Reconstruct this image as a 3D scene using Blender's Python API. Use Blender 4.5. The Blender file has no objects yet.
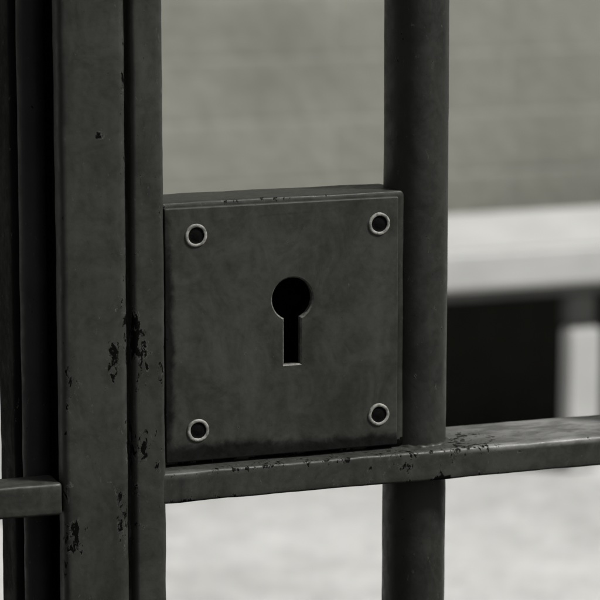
import bpy, bmesh, math, random
from mathutils import Vector, Matrix, noise
R = math.radians
S = bpy.context.scene
C = S.collection
random.seed(4)

# ------------------------------------------------------------ camera
cd = bpy.data.cameras.new("camera"); cam = bpy.data.objects.new("camera", cd); C.objects.link(cam); S.camera = cam
cd.sensor_width = 36; cd.lens = 180; cd.clip_start = 0.05; cd.clip_end = 200
th, ps = R(10), R(20.5)
d = Vector((math.sin(ps)*math.cos(th), math.cos(ps)*math.cos(th), -math.sin(th)))
cam.location = Vector((0, 0, .8)) - 1.45*d
cam.rotation_euler = d.to_track_quat('-Z', 'Y').to_euler()
cd.dof.use_dof = True; cd.dof.focus_distance = 1.452; cd.dof.aperture_fstop = 17; cd.dof.aperture_blades = 0

# ------------------------------------------------------------ sky, sun, exposure
SUN_EL, SUN_AZ = 50, 124            # azimuth clockwise from +Y: sun stands to the right, a little on the camera's side
W = bpy.data.worlds.new("World"); S.world = W; W.use_nodes = True
nt = W.node_tree; nt.nodes.clear()
sky = nt.nodes.new('ShaderNodeTexSky'); sky.sky_type = 'NISHITA'; sky.sun_disc = False
sky.sun_elevation = R(SUN_EL); sky.sun_rotation = R(SUN_AZ); sky.dust_density = 4; sky.air_density = 1.5
hs = nt.nodes.new('ShaderNodeHueSaturation'); hs.inputs['Saturation'].default_value = .08
bg = nt.nodes.new('ShaderNodeBackground'); bg.inputs['Strength'].default_value = .05
wo = nt.nodes.new('ShaderNodeOutputWorld')
nt.links.new(sky.outputs[0], hs.inputs['Color']); nt.links.new(hs.outputs[0], bg.inputs['Color']); nt.links.new(bg.outputs[0], wo.inputs[0])
sl = bpy.data.lights.new("sun", 'SUN'); sun = bpy.data.objects.new("sun", sl); C.objects.link(sun)
sl.energy = 3.4; sl.angle = R(10); sl.color = (1, .985, .95)
sd = Vector((math.sin(R(SUN_AZ))*math.cos(R(SUN_EL)), math.cos(R(SUN_AZ))*math.cos(R(SUN_EL)), math.sin(R(SUN_EL))))
sun.rotation_euler = (-sd).to_track_quat('-Z', 'Y').to_euler(); sun.location = (2, -2, 5)
S.view_settings.view_transform = 'Standard'; S.view_settings.look = 'None'; S.view_settings.exposure = 0; S.view_settings.gamma = 1
S.render.engine = 'CYCLES'; S.render.resolution_x = S.render.resolution_y = 1024
S.cycles.samples = 256; S.cycles.use_denoising = True

# ------------------------------------------------------------ materials
class NT:
    def __init__(s, name):
        s.m = bpy.data.materials.new(name); s.m.use_nodes = True; s.t = s.m.node_tree; s.t.nodes.clear()
        s.b = s.n('ShaderNodeBsdfPrincipled'); o = s.n('ShaderNodeOutputMaterial'); s.l(s.b.outputs[0], o.inputs[0])
    def n(s, k, **kw):
        x = s.t.nodes.new(k)
        for a, v in kw.items(): setattr(x, a, v)
        return x
    def l(s, a, b): s.t.links.new(a, b)
    def put(s, sock, v):
        if isinstance(v, bpy.types.NodeSocket): s.l(v, sock)
        elif isinstance(v, tuple) and len(v) == 3 and sock.type == 'RGBA': sock.default_value = (*v, 1)
        else: sock.default_value = v
    def math(s, op, a, b=0., c=None):
        x = s.n('ShaderNodeMath', operation=op); s.put(x.inputs[0], a); s.put(x.inputs[1], b)
        if c is not None: s.put(x.inputs[2], c)
        return x.outputs[0]
    def coord(s, scale=(1, 1, 1), loc=(0, 0, 0)):
        if not hasattr(s, 'geo'): s.geo = s.n('ShaderNodeNewGeometry')
        x = s.n('ShaderNodeMapping'); x.inputs['Scale'].default_value = scale; x.inputs['Location'].default_value = loc
        s.l(s.geo.outputs['Position'], x.inputs[0]); return x.outputs[0]
    def noise(s, sc, det=4, rough=.55, scale=(1, 1, 1), loc=(0, 0, 0), dist=0.):
        x = s.n('ShaderNodeTexNoise'); x.inputs['Scale'].default_value = sc; x.inputs['Detail'].default_value = det
        x.inputs['Roughness'].default_value = rough; x.inputs['Distortion'].default_value = dist
        s.l(s.coord(scale, loc), x.inputs['Vector']); return x.outputs[0]
    def ramp(s, f, a, b, lo=0., hi=1.):
        x = s.n('ShaderNodeMapRange', interpolation_type='SMOOTHSTEP'); s.l(f, x.inputs[0])
        for i, v in enumerate((a, b, lo, hi)): x.inputs[1+i].default_value = v
        return x.outputs[0]
    def mix(s, f, a, b):
        x = s.n('ShaderNodeMix', data_type='RGBA'); s.put(x.inputs[0], f); s.put(x.inputs[6], a); s.put(x.inputs[7], b); return x.outputs[2]
    def edge(s, r=.0012):
        bv = s.n('ShaderNodeBevel', samples=8); bv.inputs['Radius'].default_value = r
        if not hasattr(s, 'geo'): s.geo = s.n('ShaderNodeNewGeometry')
        dp = s.n('ShaderNodeVectorMath', operation='DOT_PRODUCT'); s.l(bv.outputs[0], dp.inputs[0]); s.l(s.geo.outputs['Normal'], dp.inputs[1])
        return s.math('SUBTRACT', 1., dp.outputs['Value'])
    def bump(s, h, dist, strength=1., prev=None):
        x = s.n('ShaderNodeBump'); x.inputs['Strength'].default_value = strength; x.inputs['Distance'].default_value = dist; s.l(h, x.inputs['Height'])
        if prev is not None: s.l(prev, x.inputs['Normal'])
        return x.outputs[0]
    def near(s, p, r):
        """1 at point p falling to 0 at distance r (per-axis radii)"""
        sc = tuple(1/a for a in r); lo = tuple(-a/b for a, b in zip(p, r))
        x = s.n('ShaderNodeVectorMath', operation='LENGTH'); s.l(s.coord(sc, lo), x.inputs[0])
        return s.ramp(x.outputs['Value'], 0., 1., 1., 0.)

def paint(name, col, spots=(), edge_amt=.5, rough=.55, spec=.35, chips=.66, scratches=(), rubs=(), grime=()):
    t = NT(name)
    big = t.noise(16, 4, .6, (1, 1, .5)); fine = t.noise(260, 5, .65)
    streak = t.noise(70, 3, .6, (1, 1, .12)); smud = t.noise(48, 6, .68, (1, 1, .8), (5, 2, 1), 1.2)
    k = t.math('MULTIPLY_ADD', big, .40, t.math('MULTIPLY', streak, .2)); k = t.math('MULTIPLY_ADD', fine, .16, k); k = t.math('MULTIPLY_ADD', smud, .42, k)
    k = t.ramp(k, .42, .78, .62, 1.34)
    c = t.n('ShaderNodeVectorMath', operation='SCALE'); c.inputs[0].default_value = col; t.l(k, c.inputs['Scale']); base = c.outputs[0]
    # places rubbed paler by use
    rn = t.noise(75, 5, .65, (.5, 1, 1), (2, 4, 1))
    for p, r, a in rubs:
        base = t.mix(t.math('MULTIPLY', t.math('MULTIPLY', t.near(p, r), a), t.ramp(rn, .38, .6, .35, 1.)), base, (.34, .34, .33))
    # worn lighter metal showing at edges
    e = t.edge(.002); wn = t.noise(150, 6, .75, (1, 1, .45), (3, 1, 2))
    wear = t.math('MULTIPLY', t.ramp(e, .02, .28), t.ramp(wn, .47, .62, .03*edge_amt, edge_amt))
    base = t.mix(wear, base, (.15, .15, .137))
    # dark chips in clusters, denser at the given places and along edges
    cn = t.noise(120, 8, .72, (1, 1, .6), (0, 0, 0), .7)
    clus = t.ramp(t.noise(34, 3, .6, (1, 1, .6), (9, 1, 4)), .40, .62, .25, 1.)
    dens = t.math('MULTIPLY', t.ramp(e, .03, .3), .07)
    for p, r, a in spots: dens = t.math('MAXIMUM', dens, t.math('MULTIPLY', t.near(p, r), a*.84))
    raw = t.math('MULTIPLY_ADD', dens, clus, cn)
    cf = t.noise(330, 6, .72, (1, 1, .5), (4, 4, 4), .4); clf = t.ramp(t.noise(60, 3, .6, (1, 1, .5), (2, 7, 7)), .42, .60, .0, 1.)
    raw = t.math('MAXIMUM', t.math('SUBTRACT', raw, .025), t.math('MULTIPLY_ADD', t.math('MULTIPLY', dens, clf), 1.15, cf))
    chip = t.ramp(raw, chips, chips+.03)
    halo = t.math('MULTIPLY', t.math('SUBTRACT', t.ramp(raw, chips-.035, chips-.005), chip), t.ramp(wn, .46, .6))
    base = t.mix(t.math('MULTIPLY', halo, .8), base, (.13, .13, .12))
    base = t.mix(chip, base, (.004, .004, .0035))
    h = t.math('MULTIPLY_ADD', chip, -.7, t.math('MULTIPLY', fine, .2)); h = t.math('MULTIPLY_ADD', smud, .25, h)
    # old dirt caught in corners
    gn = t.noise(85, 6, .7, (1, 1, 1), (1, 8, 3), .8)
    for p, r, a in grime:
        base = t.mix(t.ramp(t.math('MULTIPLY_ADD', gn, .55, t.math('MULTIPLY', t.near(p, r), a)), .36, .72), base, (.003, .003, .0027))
    for (ax, az), (bx, bz), w, am in scratches:
        L = math.hypot(bx-ax, bz-az); ang = math.atan2(bz-az, bx-ax)
        mp = t.n('ShaderNodeMapping', vector_type='TEXTURE'); mp.inputs['Location'].default_value = ((ax+bx)/2, 0, Z0+(az+bz)/2); mp.inputs['Rotation'].default_value = (0, -ang, 0)
        t.l(t.coord(), mp.inputs[0]); sp = t.n('ShaderNodeSeparateXYZ'); t.l(mp.outputs[0], sp.inputs[0])
        m_ = t.math('MULTIPLY', t.ramp(t.math('ABSOLUTE', sp.outputs['Z']), 0, w, 1, 0), t.ramp(t.math('ABSOLUTE', sp.outputs['X']), L*.1, L*.5, 1, 0))
        m_ = t.math('MULTIPLY', m_, t.ramp(gn, .35, .6))
        base = t.mix(t.math('MULTIPLY', m_, am), base, (.10, .10, .09) if am < .4 else (.012, .012, .011))
    nrm = t.bump(big, .004, .4); nrm = t.bump(h, .0005, .9, nrm)
    t.put(t.b.inputs['Base Color'], base); t.put(t.b.inputs['Roughness'], t.ramp(t.math('MULTIPLY_ADD', smud, .6, t.math('MULTIPLY', fine, .4)), .35, .65, rough-.12, rough+.16))
    t.l(t.math('MULTIPLY_ADD', chip, -spec*.85, spec), t.b.inputs['Specular IOR Level']); t.l(nrm, t.b.inputs['Normal'])
    return t.m

Z0 = .8
G = (.042, .0427, .0375)
M = {}
M['post'] = paint('post_paint', G, [((-.117, 0, Z0-.035), (.008, .02, .018), .30), ((-.094, 0, Z0-.024), (.008, .02, .020), .22),
        ((-.116, 0, Z0-.105), (.013, .02, .026), .24), ((-.101, 0, Z0+.084), (.005, .02, .005), .25), ((-.091, 0, Z0-.10), (.006, .02, .03), .18),
        ((-.087, 0, Z0-.03), (.007, .02, .14), .17), ((-.087, 0, Z0+.09), (.004, .02, .10), .15), ((-.119, 0, Z0-.08), (.006, .02, .08), .17)])
M['stile'] = paint('stile_paint', G, [((-.083, 0, Z0-.015), (.010, .02, .035), .28), ((-.080, 0, Z0+.083), (.010, .02, .007), .30), ((-.080, 0, Z0-.065), (.011, .02, .045), .22),
        ((-.084, 0, Z0-.05), (.006, .03, .12), .20), ((-.069, 0, Z0-.045), (.006, .02, .06), .24), ((-.072, 0, Z0-.078), (.012, .02, .012), .2), ((-.069, 0, Z0+.09), (.003, .02, .06), .14)])
M['cross'] = paint('crossbar_paint', G, [((.092, .015, Z0-.081), (.038, .05, .008), .24), ((.13, 0, Z0-.083), (.04, .012, .009), .19), ((.03, .002, Z0-.0815), (.16, .02, .004), .21),
        ((-.05, 0, Z0-.0955), (.07, .01, .004), .22), ((.08, 0, Z0-.0955), (.08, .01, .004), .20), ((.055, 0, Z0-.088), (.05, .01, .012), .13)], edge_amt=.9, rough=.46, spec=.5,
        rubs=[((.160, .036, Z0-.0785), (.11, .07, .007), 1.), ((.13, .001, Z0-.081), (.08, .006, .003), 1.), ((-.06, .0, Z0-.079), (.02, .01, .006), .35)])
M['bar'] = paint('bar_paint', (.029, .0297, .0262), [((.088, .01, Z0+.035), (.010, .03, .004), .2), ((.071, .01, Z0-.09), (.03, .03, .014), .14)], edge_amt=.2, rough=.5)
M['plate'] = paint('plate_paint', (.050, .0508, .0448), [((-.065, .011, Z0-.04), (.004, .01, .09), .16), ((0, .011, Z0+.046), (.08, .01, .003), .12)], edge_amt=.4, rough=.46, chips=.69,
        scratches=(((.004, -.008), (.019, -.016), .0011, .5), ((-.016, .034), (-.011, .010), .0012, .3), ((.024, -.020), (.032, -.034), .001, .2), ((-.05, .0395), (.03, .0415), .0009, .5)),
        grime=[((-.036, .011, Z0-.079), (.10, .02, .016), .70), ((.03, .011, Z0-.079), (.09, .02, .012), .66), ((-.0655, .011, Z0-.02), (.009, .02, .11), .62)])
M['case'] = paint('case_paint', (.036, .037, .032), [((0, .014, Z0+.048), (.07, .012, .003), .12), ((-.066, .013, Z0-.015), (.004, .012, .12), .5), ((0, .014, Z0-.079), (.12, .012, .006), .5)], edge_amt=.6, rough=.5)
M['dark'] = paint('frame_shade_paint', (.008, .008, .0075), [], edge_amt=.04, rough=.8, spec=.1)  # near-black colour puts the shade of the post's left side into the rear frame
M['rod'] = paint('rod_paint', (.028, .028, .028), [], edge_amt=.04, rough=.6, spec=.25)

def simple(name, col, rough, metal=0., spec=.5, nsc=60, amt=.2, bump=.0004):
    t = NT(name); n = t.noise(nsc, 5, .6); k = t.ramp(n, .3, .7, 1-amt, 1+amt)
    c = t.n('ShaderNodeVectorMath', operation='SCALE'); c.inputs[0].default_value = col; t.l(k, c.inputs['Scale'])
    t.l(c.outputs[0], t.b.inputs['Base Color']); t.put(t.b.inputs['Roughness'], t.ramp(n, .3, .7, rough-.07, rough+.07)); t.b.inputs['Metallic'].default_value = metal
    t.b.inputs['Specular IOR Level'].default_value = spec; t.l(t.bump(n, bump, .6), t.b.inputs['Normal']); return t.m
M['rim'] = simple('worn_bright_rim', (.30, .30, .275), .6, .1, .4, 420, .5, .0004)
M['socket'] = simple('socket_shade', (.003, .003, .003), .8, 0, .1, 900, .5, .0003)  # shade inside the rivet, put in as a dark colour
M['bevel'] = simple('worn_keyhole_edge', (.14, .14, .125), .5, .2, .5, 500, .4, .0002)
M['black'] = simple('lock_interior', (.002, .002, .002), .9, 0, .02)

t = NT('pale_ground')
n1 = t.noise(2.2, 5, .6); n2 = t.noise(14, 6, .65); n3 = t.noise(110, 4, .7)
k = t.math('MULTIPLY_ADD', n1, .5, t.math('MULTIPLY', n2, .45)); k = t.math('MULTIPLY_ADD', n3, .2, k); k = t.ramp(k, .38, .78)
t.l(t.mix(k, (.45, .45, .44), (.72, .72, .71)), t.b.inputs['Base Color']); t.b.inputs['Roughness'].default_value = .9
t.l(t.bump(n3, .006, .6, t.bump(n2, .02, .5)), t.b.inputs['Normal']); M['ground'] = t.m

t = NT('block_wall')
br = t.n('ShaderNodeTexBrick'); mp = t.n('ShaderNodeMapping'); mp.inputs['Rotation'].default_value = (R(90), 0, 0)
t.l(t.coord(), mp.inputs[0]); t.l(mp.outputs[0], br.inputs['Vector'])
br.inputs['Scale'].default_value = 1; br.inputs['Brick Width'].default_value = .62; br.inputs['Row Height'].default_value = .10
br.inputs['Mortar Size'].default_value = .005; br.inputs['Mortar Smooth'].default_value = .4; br.inputs['Bias'].default_value = -.1
br.inputs['Color1'].default_value = (.30, .30, .262, 1); br.inputs['Color2'].default_value = (.262, .262, .228, 1); br.inputs['Mortar'].default_value = (.325, .323, .288, 1)
n1 = t.noise(3, 5, .6); n2 = t.noise(30, 5, .6)
sc = t.n('ShaderNodeVectorMath', operation='SCALE'); t.l(br.outputs['Color'], sc.inputs[0])
t.l(t.math('MULTIPLY_ADD', n2, .3, t.ramp(n1, .3, .7, .72, 1.04)), sc.inputs['Scale'])
t.l(sc.outputs[0], t.b.inputs['Base Color']); t.b.inputs['Roughness'].default_value = .9
t.l(t.bump(br.outputs['Fac'], -.0015, .5, t.bump(n2, .006, .5)), t.b.inputs['Normal']); M['wall'] = t.m
M['white'] = simple('white_stone', (.56, .56, .55), .7, 0, .3, 9, .07, .002)
M['grey'] = simple('grey_apron_leg_shade', (.10, .10, .095), .7, 0, .3, 20, .15, .001)  # bench apron; on the legs this grey is painted shade
M['under_shade'] = simple('bench_shade', (.016, .016, .013), .8, 0, .1, 20, .2, .001)  # shade under the bench, painted as a near-black colour

M['bounce_cut'] = simple('bounce_cut_dark', (.045, .045, .043), .9, 0, .2, 40, .3, .003)  # dark colour of the added sheet, keeps ground bounce low
# ------------------------------------------------------------ mesh helpers
def link(name, bm, mat, parent=None, smooth=True):
    me = bpy.data.meshes.new(name); bm.normal_update(); bm.to_mesh(me); bm.free()
    for m_ in (mat if isinstance(mat, (list, tuple)) else [mat]): me.materials.append(m_)
    for p in me.polygons: p.use_smooth = smooth
    o = bpy.data.objects.new(name, me); C.objects.link(o)
    if parent:
        o.parent = parent; o.location = -parent.matrix_world.translation if parent.type == 'EMPTY' else Vector()
    return o
def empty(name, loc):
    o = bpy.data.objects.new(name, None); C.objects.link(o); o.location = loc; o.matrix_world = Matrix.Translation(loc); return o
def tag(o, label=None, cat=None, group=None, kind=None):
    for k_, v in (('label', label), ('category', cat), ('group', group), ('kind', kind)):
        if v: o[k_] = v
def rrect(w, h, r, n=4, flat=6):
    """rounded rectangle outline, counter-clockwise, with the flats divided too"""
    pts = []; cs = [(w/2-r, -h/2+r, -90), (w/2-r, h/2-r, 0), (-w/2+r, h/2-r, 90), (-w/2+r, -h/2+r, 180)]
    for i, (cx, cy, a) in enumerate(cs):
        arc = [Vector((cx+r*math.cos(R(a+90*j/n)), cy+r*math.sin(R(a+90*j/n)))) for j in range(n+1)]
        pts += arc
        nx = cs[(i+1) % 4]; q = Vector((nx[0]+r*math.cos(R(nx[2])), nx[1]+r*math.sin(R(nx[2]))))
        for j in range(1, flat): pts.append(arc[-1].lerp(q, j/flat))
    return pts
def sweep(bm, sec, axis, a, b, c, step=.004, amp=.0003, seed=0., mi=0, cut=None):
    """section (u,v) swept along 'X' or 'Z' from a to b, centre c; slight hand-forged unevenness"""
    n = max(2, int((b-a)/step)); rings = []
    cap = .0012
    ts = [a] + [a+cap*.35] + [a+cap+(b-a-2*cap)*i/n for i in range(n+1)] + [b-cap*.35] + [b]
    for i, tt in enumerate(ts):
        s = 1.
        dd = min(tt-a, b-tt)
        ins = .0009 if dd <= 1e-9 else (.0003 if dd < cap*.5 else 0)
        ring = []
        for p in sec:
            l = p.length; q = p*(1-ins/l) if l > 0 else p
            P = Vector((q.x, q.y, tt)) if axis == 'Z' else Vector((tt, -q.x, q.y))
            P += Vector((c[0], c[1], 0)) if axis == 'Z' else Vector((0, c[0], c[1]))
            if amp:
                nn = noise.noise_vector(P*38+Vector((seed, 0, 0)))*amp + noise.noise_vector(P*150+Vector((seed, 3, 0)))*amp*.45
                if axis == 'Z': nn.z = 0
                else: nn.x = 0
                P += nn
            ring.append(bm.verts.new(P))
        rings.append(ring)
    m = len(sec)
    for r0, r1 in zip(rings, rings[1:]):
        for i in range(m):
            j = (i+1) % m
            f = bm.faces.new((r0[i], r0[j], r1[j], r1[i])); f.material_index = mi
    f0 = bm.faces.new(list(reversed(rings[0]))); f1 = bm.faces.new(rings[-1]); f0.material_index = f1.material_index = mi
    bmesh.ops.recalc_face_normals(bm, faces=bm.faces)
def flat_bar(name, axis, a, b, c, w, h, r, mat, parent, amp=.0003, seed=0., step=.004):
    bm = bmesh.new(); sweep(bm, rrect(w, h, r), axis, a, b, c, step, amp, seed); return link(name, bm, mat, parent)
def circ(r, n=40): return [Vector((r*math.cos(2*math.pi*i/n), r*math.sin(2*math.pi*i/n))) for i in range(n)]
def box(bm, x0, x1, y0, y1, z0, z1, bev=.002):
    g = bmesh.ops.create_cube(bm, size=1)
    for v in g['verts']: v.co = Vector(((x0+x1)/2+v.co.x*(x1-x0), (y0+y1)/2+v.co.y*(y1-y0), (z0+z1)/2+v.co.z*(z1-z0)))
    if bev:
        es = list({e for v in g['verts'] for e in v.link_edges}); bmesh.ops.bevel(bm, geom=es, offset=bev, segments=3, affect='EDGES')

# ------------------------------------------------------------ setting
bm = bmesh.new(); bmesh.ops.create_grid(bm, x_segments=8, y_segments=8, size=40); g = link('ground', bm, M['ground'], smooth=False); tag(g, kind='structure')
bm = bmesh.new(); box(bm, -14, 14, -16, .9, -.05, .006, 0); pv = link('bounce_cut_sheet', bm, M['bounce_cut'], smooth=False); tag(pv, kind='structure')  # unseen dark sheet added on the camera side to cut bounce onto the bars
bm = bmesh.new(); box(bm, -2.5, 7, 3.16, 3.36, 0, 2.3, .01); w = link('wall', bm, M['wall'], smooth=False)
tag(w, 'greenish grey brick wall out of focus behind the bars and the white bench', 'wall')

# white stone bench in front of the wall
be = empty('stone_bench', (1.6, 2.9, 0)); tag(be, 'blurred white stone bench with dark space below, seen right of the lock', 'bench')
bm = bmesh.new(); box(bm, -.9, 3.6, 2.66, 3.02, .294, .356, .008); link('seat', bm, M['white'], be, False)
for x in (.515, 1.441, 2.36):
    bm = bmesh.new(); box(bm, x+.004, x+.050, 2.705, 2.735, .222, .272, .003); lg = link('leg', bm, M['grey'], be, False)  # leg top coloured grey in place of the seat's shade
    bm = bmesh.new(); box(bm, x, x+.053, 2.69, 2.725, .0, .221, .004); link('foot', bm, M['white'], lg, False)
bm = bmesh.new(); box(bm, -.8, 3.5, 2.705, 2.74, .2725, .2935, .002); link('apron', bm, M['grey'], be, False)
bm = bmesh.new(); box(bm, -.85, 3.55, 2.95, 2.99, .0, .292, .004); link('shade_panel', bm, M['under_shade'], be, False)  # dark panel added where there is only shade beneath the seat

# ------------------------------------------------------------ gate post (fixed frame)
po = empty('gate_post', (-.105, .02, 0)); tag(po, 'dark chipped painted fixed post left of the lock gate, with a short side rail', 'gate post')
flat_bar('front_flange', 'Z', 0, 2.1, (-.1032, .006), .0325, .012, .0036, M['post'], po, .00035, 1.)
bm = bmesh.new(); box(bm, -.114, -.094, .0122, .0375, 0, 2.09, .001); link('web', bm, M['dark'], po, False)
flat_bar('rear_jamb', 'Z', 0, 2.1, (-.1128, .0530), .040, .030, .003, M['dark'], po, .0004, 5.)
bm = bmesh.new(); sweep(bm, circ(.0066, 24), 'Z', .02, 2.06, (-.1243, .0310), .006, .0003, 9.); link('rod', bm, M['rod'], po)
for z in (.14, Z0-.0885, 1.9):
    flat_bar('side_rail', 'X', -.62, -.1205, (.010, z), .020, .0155, .0016, M['cross'], po, .0003, z*9)
flat_bar('end_bar', 'Z', 0, 2.1, (-.635, .012), .03, .022, .003, M['post'], po, .0003, 8., .02)

# ------------------------------------------------------------ gate
ga = empty('barred_gate', (.36, .025, 0.03)); tag(ga, 'dark painted barred metal gate with a square lock plate and keyhole', 'gate')
flat_bar('stile', 'Z', .03, 2.05, (-.0764, .025), .0158, .05, .0022, M['stile'], ga, .0003, 2.)
flat_bar('stile', 'Z', .03, 2.05, (.815, .025), .0158, .05, .0022, M['stile'], ga, .0003, 3., .02)
for z, sd_, st in ((.14, 3., .02), (Z0-.0880, 4., .004), (1.9, 6., .02)):
    flat_bar('crossbar', 'X', -.0740, .8120, (.0250, z), .0496, .0150, .0014, M['cross'], ga, .00042, sd_, st)
for i in range(5):
    x = .0712+.147*i
    bm = bmesh.new(); sweep(bm, circ(.0160), 'Z', .05, 2.03, (x, .0262), .006 if i == 0 else .02, .00025, 11.+i); link('bar', bm, M['bar'], ga)

# lock case, welded between stile and bar
bm = bmesh.new(); sweep(bm, rrect(.1285, .1288, .0022, 4, 24), 'Z', 0, .036, (0, 0), .004, .00035, 2.)
for v in bm.verts: v.co = Vector((v.co.x-.0040, .0442-v.co.z*.83, v.co.y+Z0-.0158))
cap = max((f for f in bm.faces if len(f.verts) > 20), key=lambda f: -f.calc_center_median().y)   # front: a rim round an open body
rim_v = list(cap.verts); bm.faces.remove(cap); last = rim_v
for sc_, y_ in ((.975, .0140), (.90, .0140), (.90, .025)):
    nx = [bm.verts.new(Vector((-.0040+(v.co.x+.0040)*sc_, y_, Z0-.0158+(v.co.z-Z0+.0158)*sc_))) for v in rim_v]
    for i in range(len(nx)): j = (i+1) % len(nx); bm.faces.new((last[i], last[j], nx[j], nx[i]))
    last = nx
bmesh.ops.recalc_face_normals(bm, faces=bm.faces)
case = link('lock_case', bm, M['case'], ga)

# cover plate with a real keyhole
PX0, PX1, PZ0, PZ1 = -.0650, .0558, -.0782, .0462
KX, KZ, KR, SW, SB = .0002, -.0012, .0104, .0043, -.0336
def keyhole(off=0., n=40):
    """outline anticlockwise, starting at slot's lower right corner"""
    r = KR+off; s = SW+off; a0 = math.asin(s/r); pts = []
    zb = SB-off; zt = KZ-r*math.cos(a0)
    for i in range(8): pts.append((KX+s, zb+(zt-zb)*i/8))
    for i in range(n+1):
        a = -math.pi/2+a0+(2*math.pi-2*a0)*i/n; pts.append((KX+r*math.cos(a), KZ+r*math.sin(a)))
    for i in range(1, 8): pts.append((KX-s, zt+(zb-zt)*i/8))
    for i in range(4): pts.append((KX-s+2*s*i/4, zb))
    return pts
def plate_mesh():
    bm = bmesh.new(); YF, TH = .0110, .0034
    def loop(pts, y): return [bm.verts.new((x, y, z+Z0)) for x, z in pts]
    def edges(l): return [bm.edges.new((l[i], l[(i+1) % len(l)])) for i in range(len(l))]
    cx, cz = (PX0+PX1)/2, (PZ0+PZ1)/2; w_, h_ = PX1-PX0, PZ1-PZ0
    out = [(cx+p.x, cz+p.y) for p in rrect(w_-.0012, h_-.0012, .0007, 4, 30)]
    k0 = keyhole(.0007)
    a = loop(out, YF); b = loop(k0, YF); bmesh.ops.triangle_fill(bm, edges=edges(a)+edges(b), use_beauty=True)
    prev = a
    for dx, y in ((.0003, YF+.0001), (.0005, YF+.0003), (.0006, YF+.0006), (.0006, YF+TH+.0002)):
        o2 = [(cx+p.x*(w_-.0012+2*dx)/(w_-.0012), cz+p.y*(h_-.0012+2*dx)/(h_-.0012)) for p in rrect(w_-.0012, h_-.0012, .0007, 4, 30)]
        nx = loop(o2, y)
        for i in range(len(a)): j = (i+1) % len(a); bm.faces.new((prev[i], prev[j], nx[j], nx[i]))
        prev = nx
    prev = b
    for off, y, mi in ((0, YF+.0008, 1), (0, YF+TH, 1), (0, YF+.014, 2)):
        nx = loop(keyhole(off), y)
        for i in range(len(b)):
            j = (i+1) % len(b); f = bm.faces.new((prev[i], prev[j], nx[j], nx[i])); f.material_index = mi
        prev = nx
    f = bm.faces.new(prev); f.material_index = 2
    bmesh.ops.recalc_face_normals(bm, faces=bm.faces)
    return bm

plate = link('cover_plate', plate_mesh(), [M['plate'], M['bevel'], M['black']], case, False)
for p in plate.data.polygons: p.use_smooth = False

# four eyelet rivets: bright worn rim, centre coloured dark as the shade of a hole
def rivet(x, z, sd_):
    bm = bmesh.new(); n = 48; Y = .0110
    prof = [(.0057, Y+.0002, 0), (.00555, Y-.0004, 0), (.0053, Y-.0006, 0), (.0049, Y-.00068, 0), (.0043, Y-.00066, 0), (.0040, Y-.0004, 0), (.0038, Y-.00005, 1), (.0030, Y-.00003, 1), (.0022, Y-.00015, 1), (.0010, Y-.0004, 1), (.0002, Y-.00042, 1)]
    rings = []
    for r, y, mi in prof:
        ring = []
        for i in range(n):
            a = 2*math.pi*i/n; k_ = 1+.045*noise.noise(Vector((math.cos(a)*1.3+sd_, math.sin(a)*1.3, r*90)))
            ring.append(bm.verts.new((x+r*k_*math.cos(a), y, Z0+z+r*k_*math.sin(a))))
        rings.append(ring)
    for q, (r0, r1) in enumerate(zip(rings, rings[1:])):
        for i in range(n):
            j = (i+1) % n; f = bm.faces.new((r0[i], r0[j], r1[j], r1[i])); f.material_index = prof[q+1][2]
    bm.faces.new(rings[-1]).material_index = 1
    bmesh.ops.recalc_face_normals(bm, faces=bm.faces)
    if sum((f.normal.y for f in bm.faces)) > 0: bmesh.ops.reverse_faces(bm, faces=bm.faces)
    link('rivet', bm, [M['rim'], M['socket']], case)
for i, (x, z) in enumerate(((-.0490, .0325), (.0455, .0333), (-.0487, -.0630), (.0457, -.0622))): rivet(x, z, i*3.7)

# lumpy weld bead where the first bar passes through the crossbar
bm = bmesh.new(); n, m = 56, 10; rg = []
for i in range(n):
    a = 2*math.pi*i/n; k_ = 1+.35*noise.noise(Vector((math.cos(a)*3, math.sin(a)*3, 1)))+.22*math.sin(a*17)
    rg.append([bm.verts.new((.0712+(.0158+.0018*k_*math.cos(b))*math.cos(a), .0262+(.0158+.0018*k_*math.cos(b))*math.sin(a), Z0-.0810+.0016*k_*math.sin(b))) for b in (2*math.pi*q/m for q in range(m))])
for i in range(n):
    for q in range(m): bm.faces.new((rg[i][q], rg[(i+1) % n][q], rg[(i+1) % n][(q+1) % m], rg[i][(q+1) % m]))
bmesh.ops.recalc_face_normals(bm, faces=bm.faces); link('weld_bead', bm, M['bar'], ga)
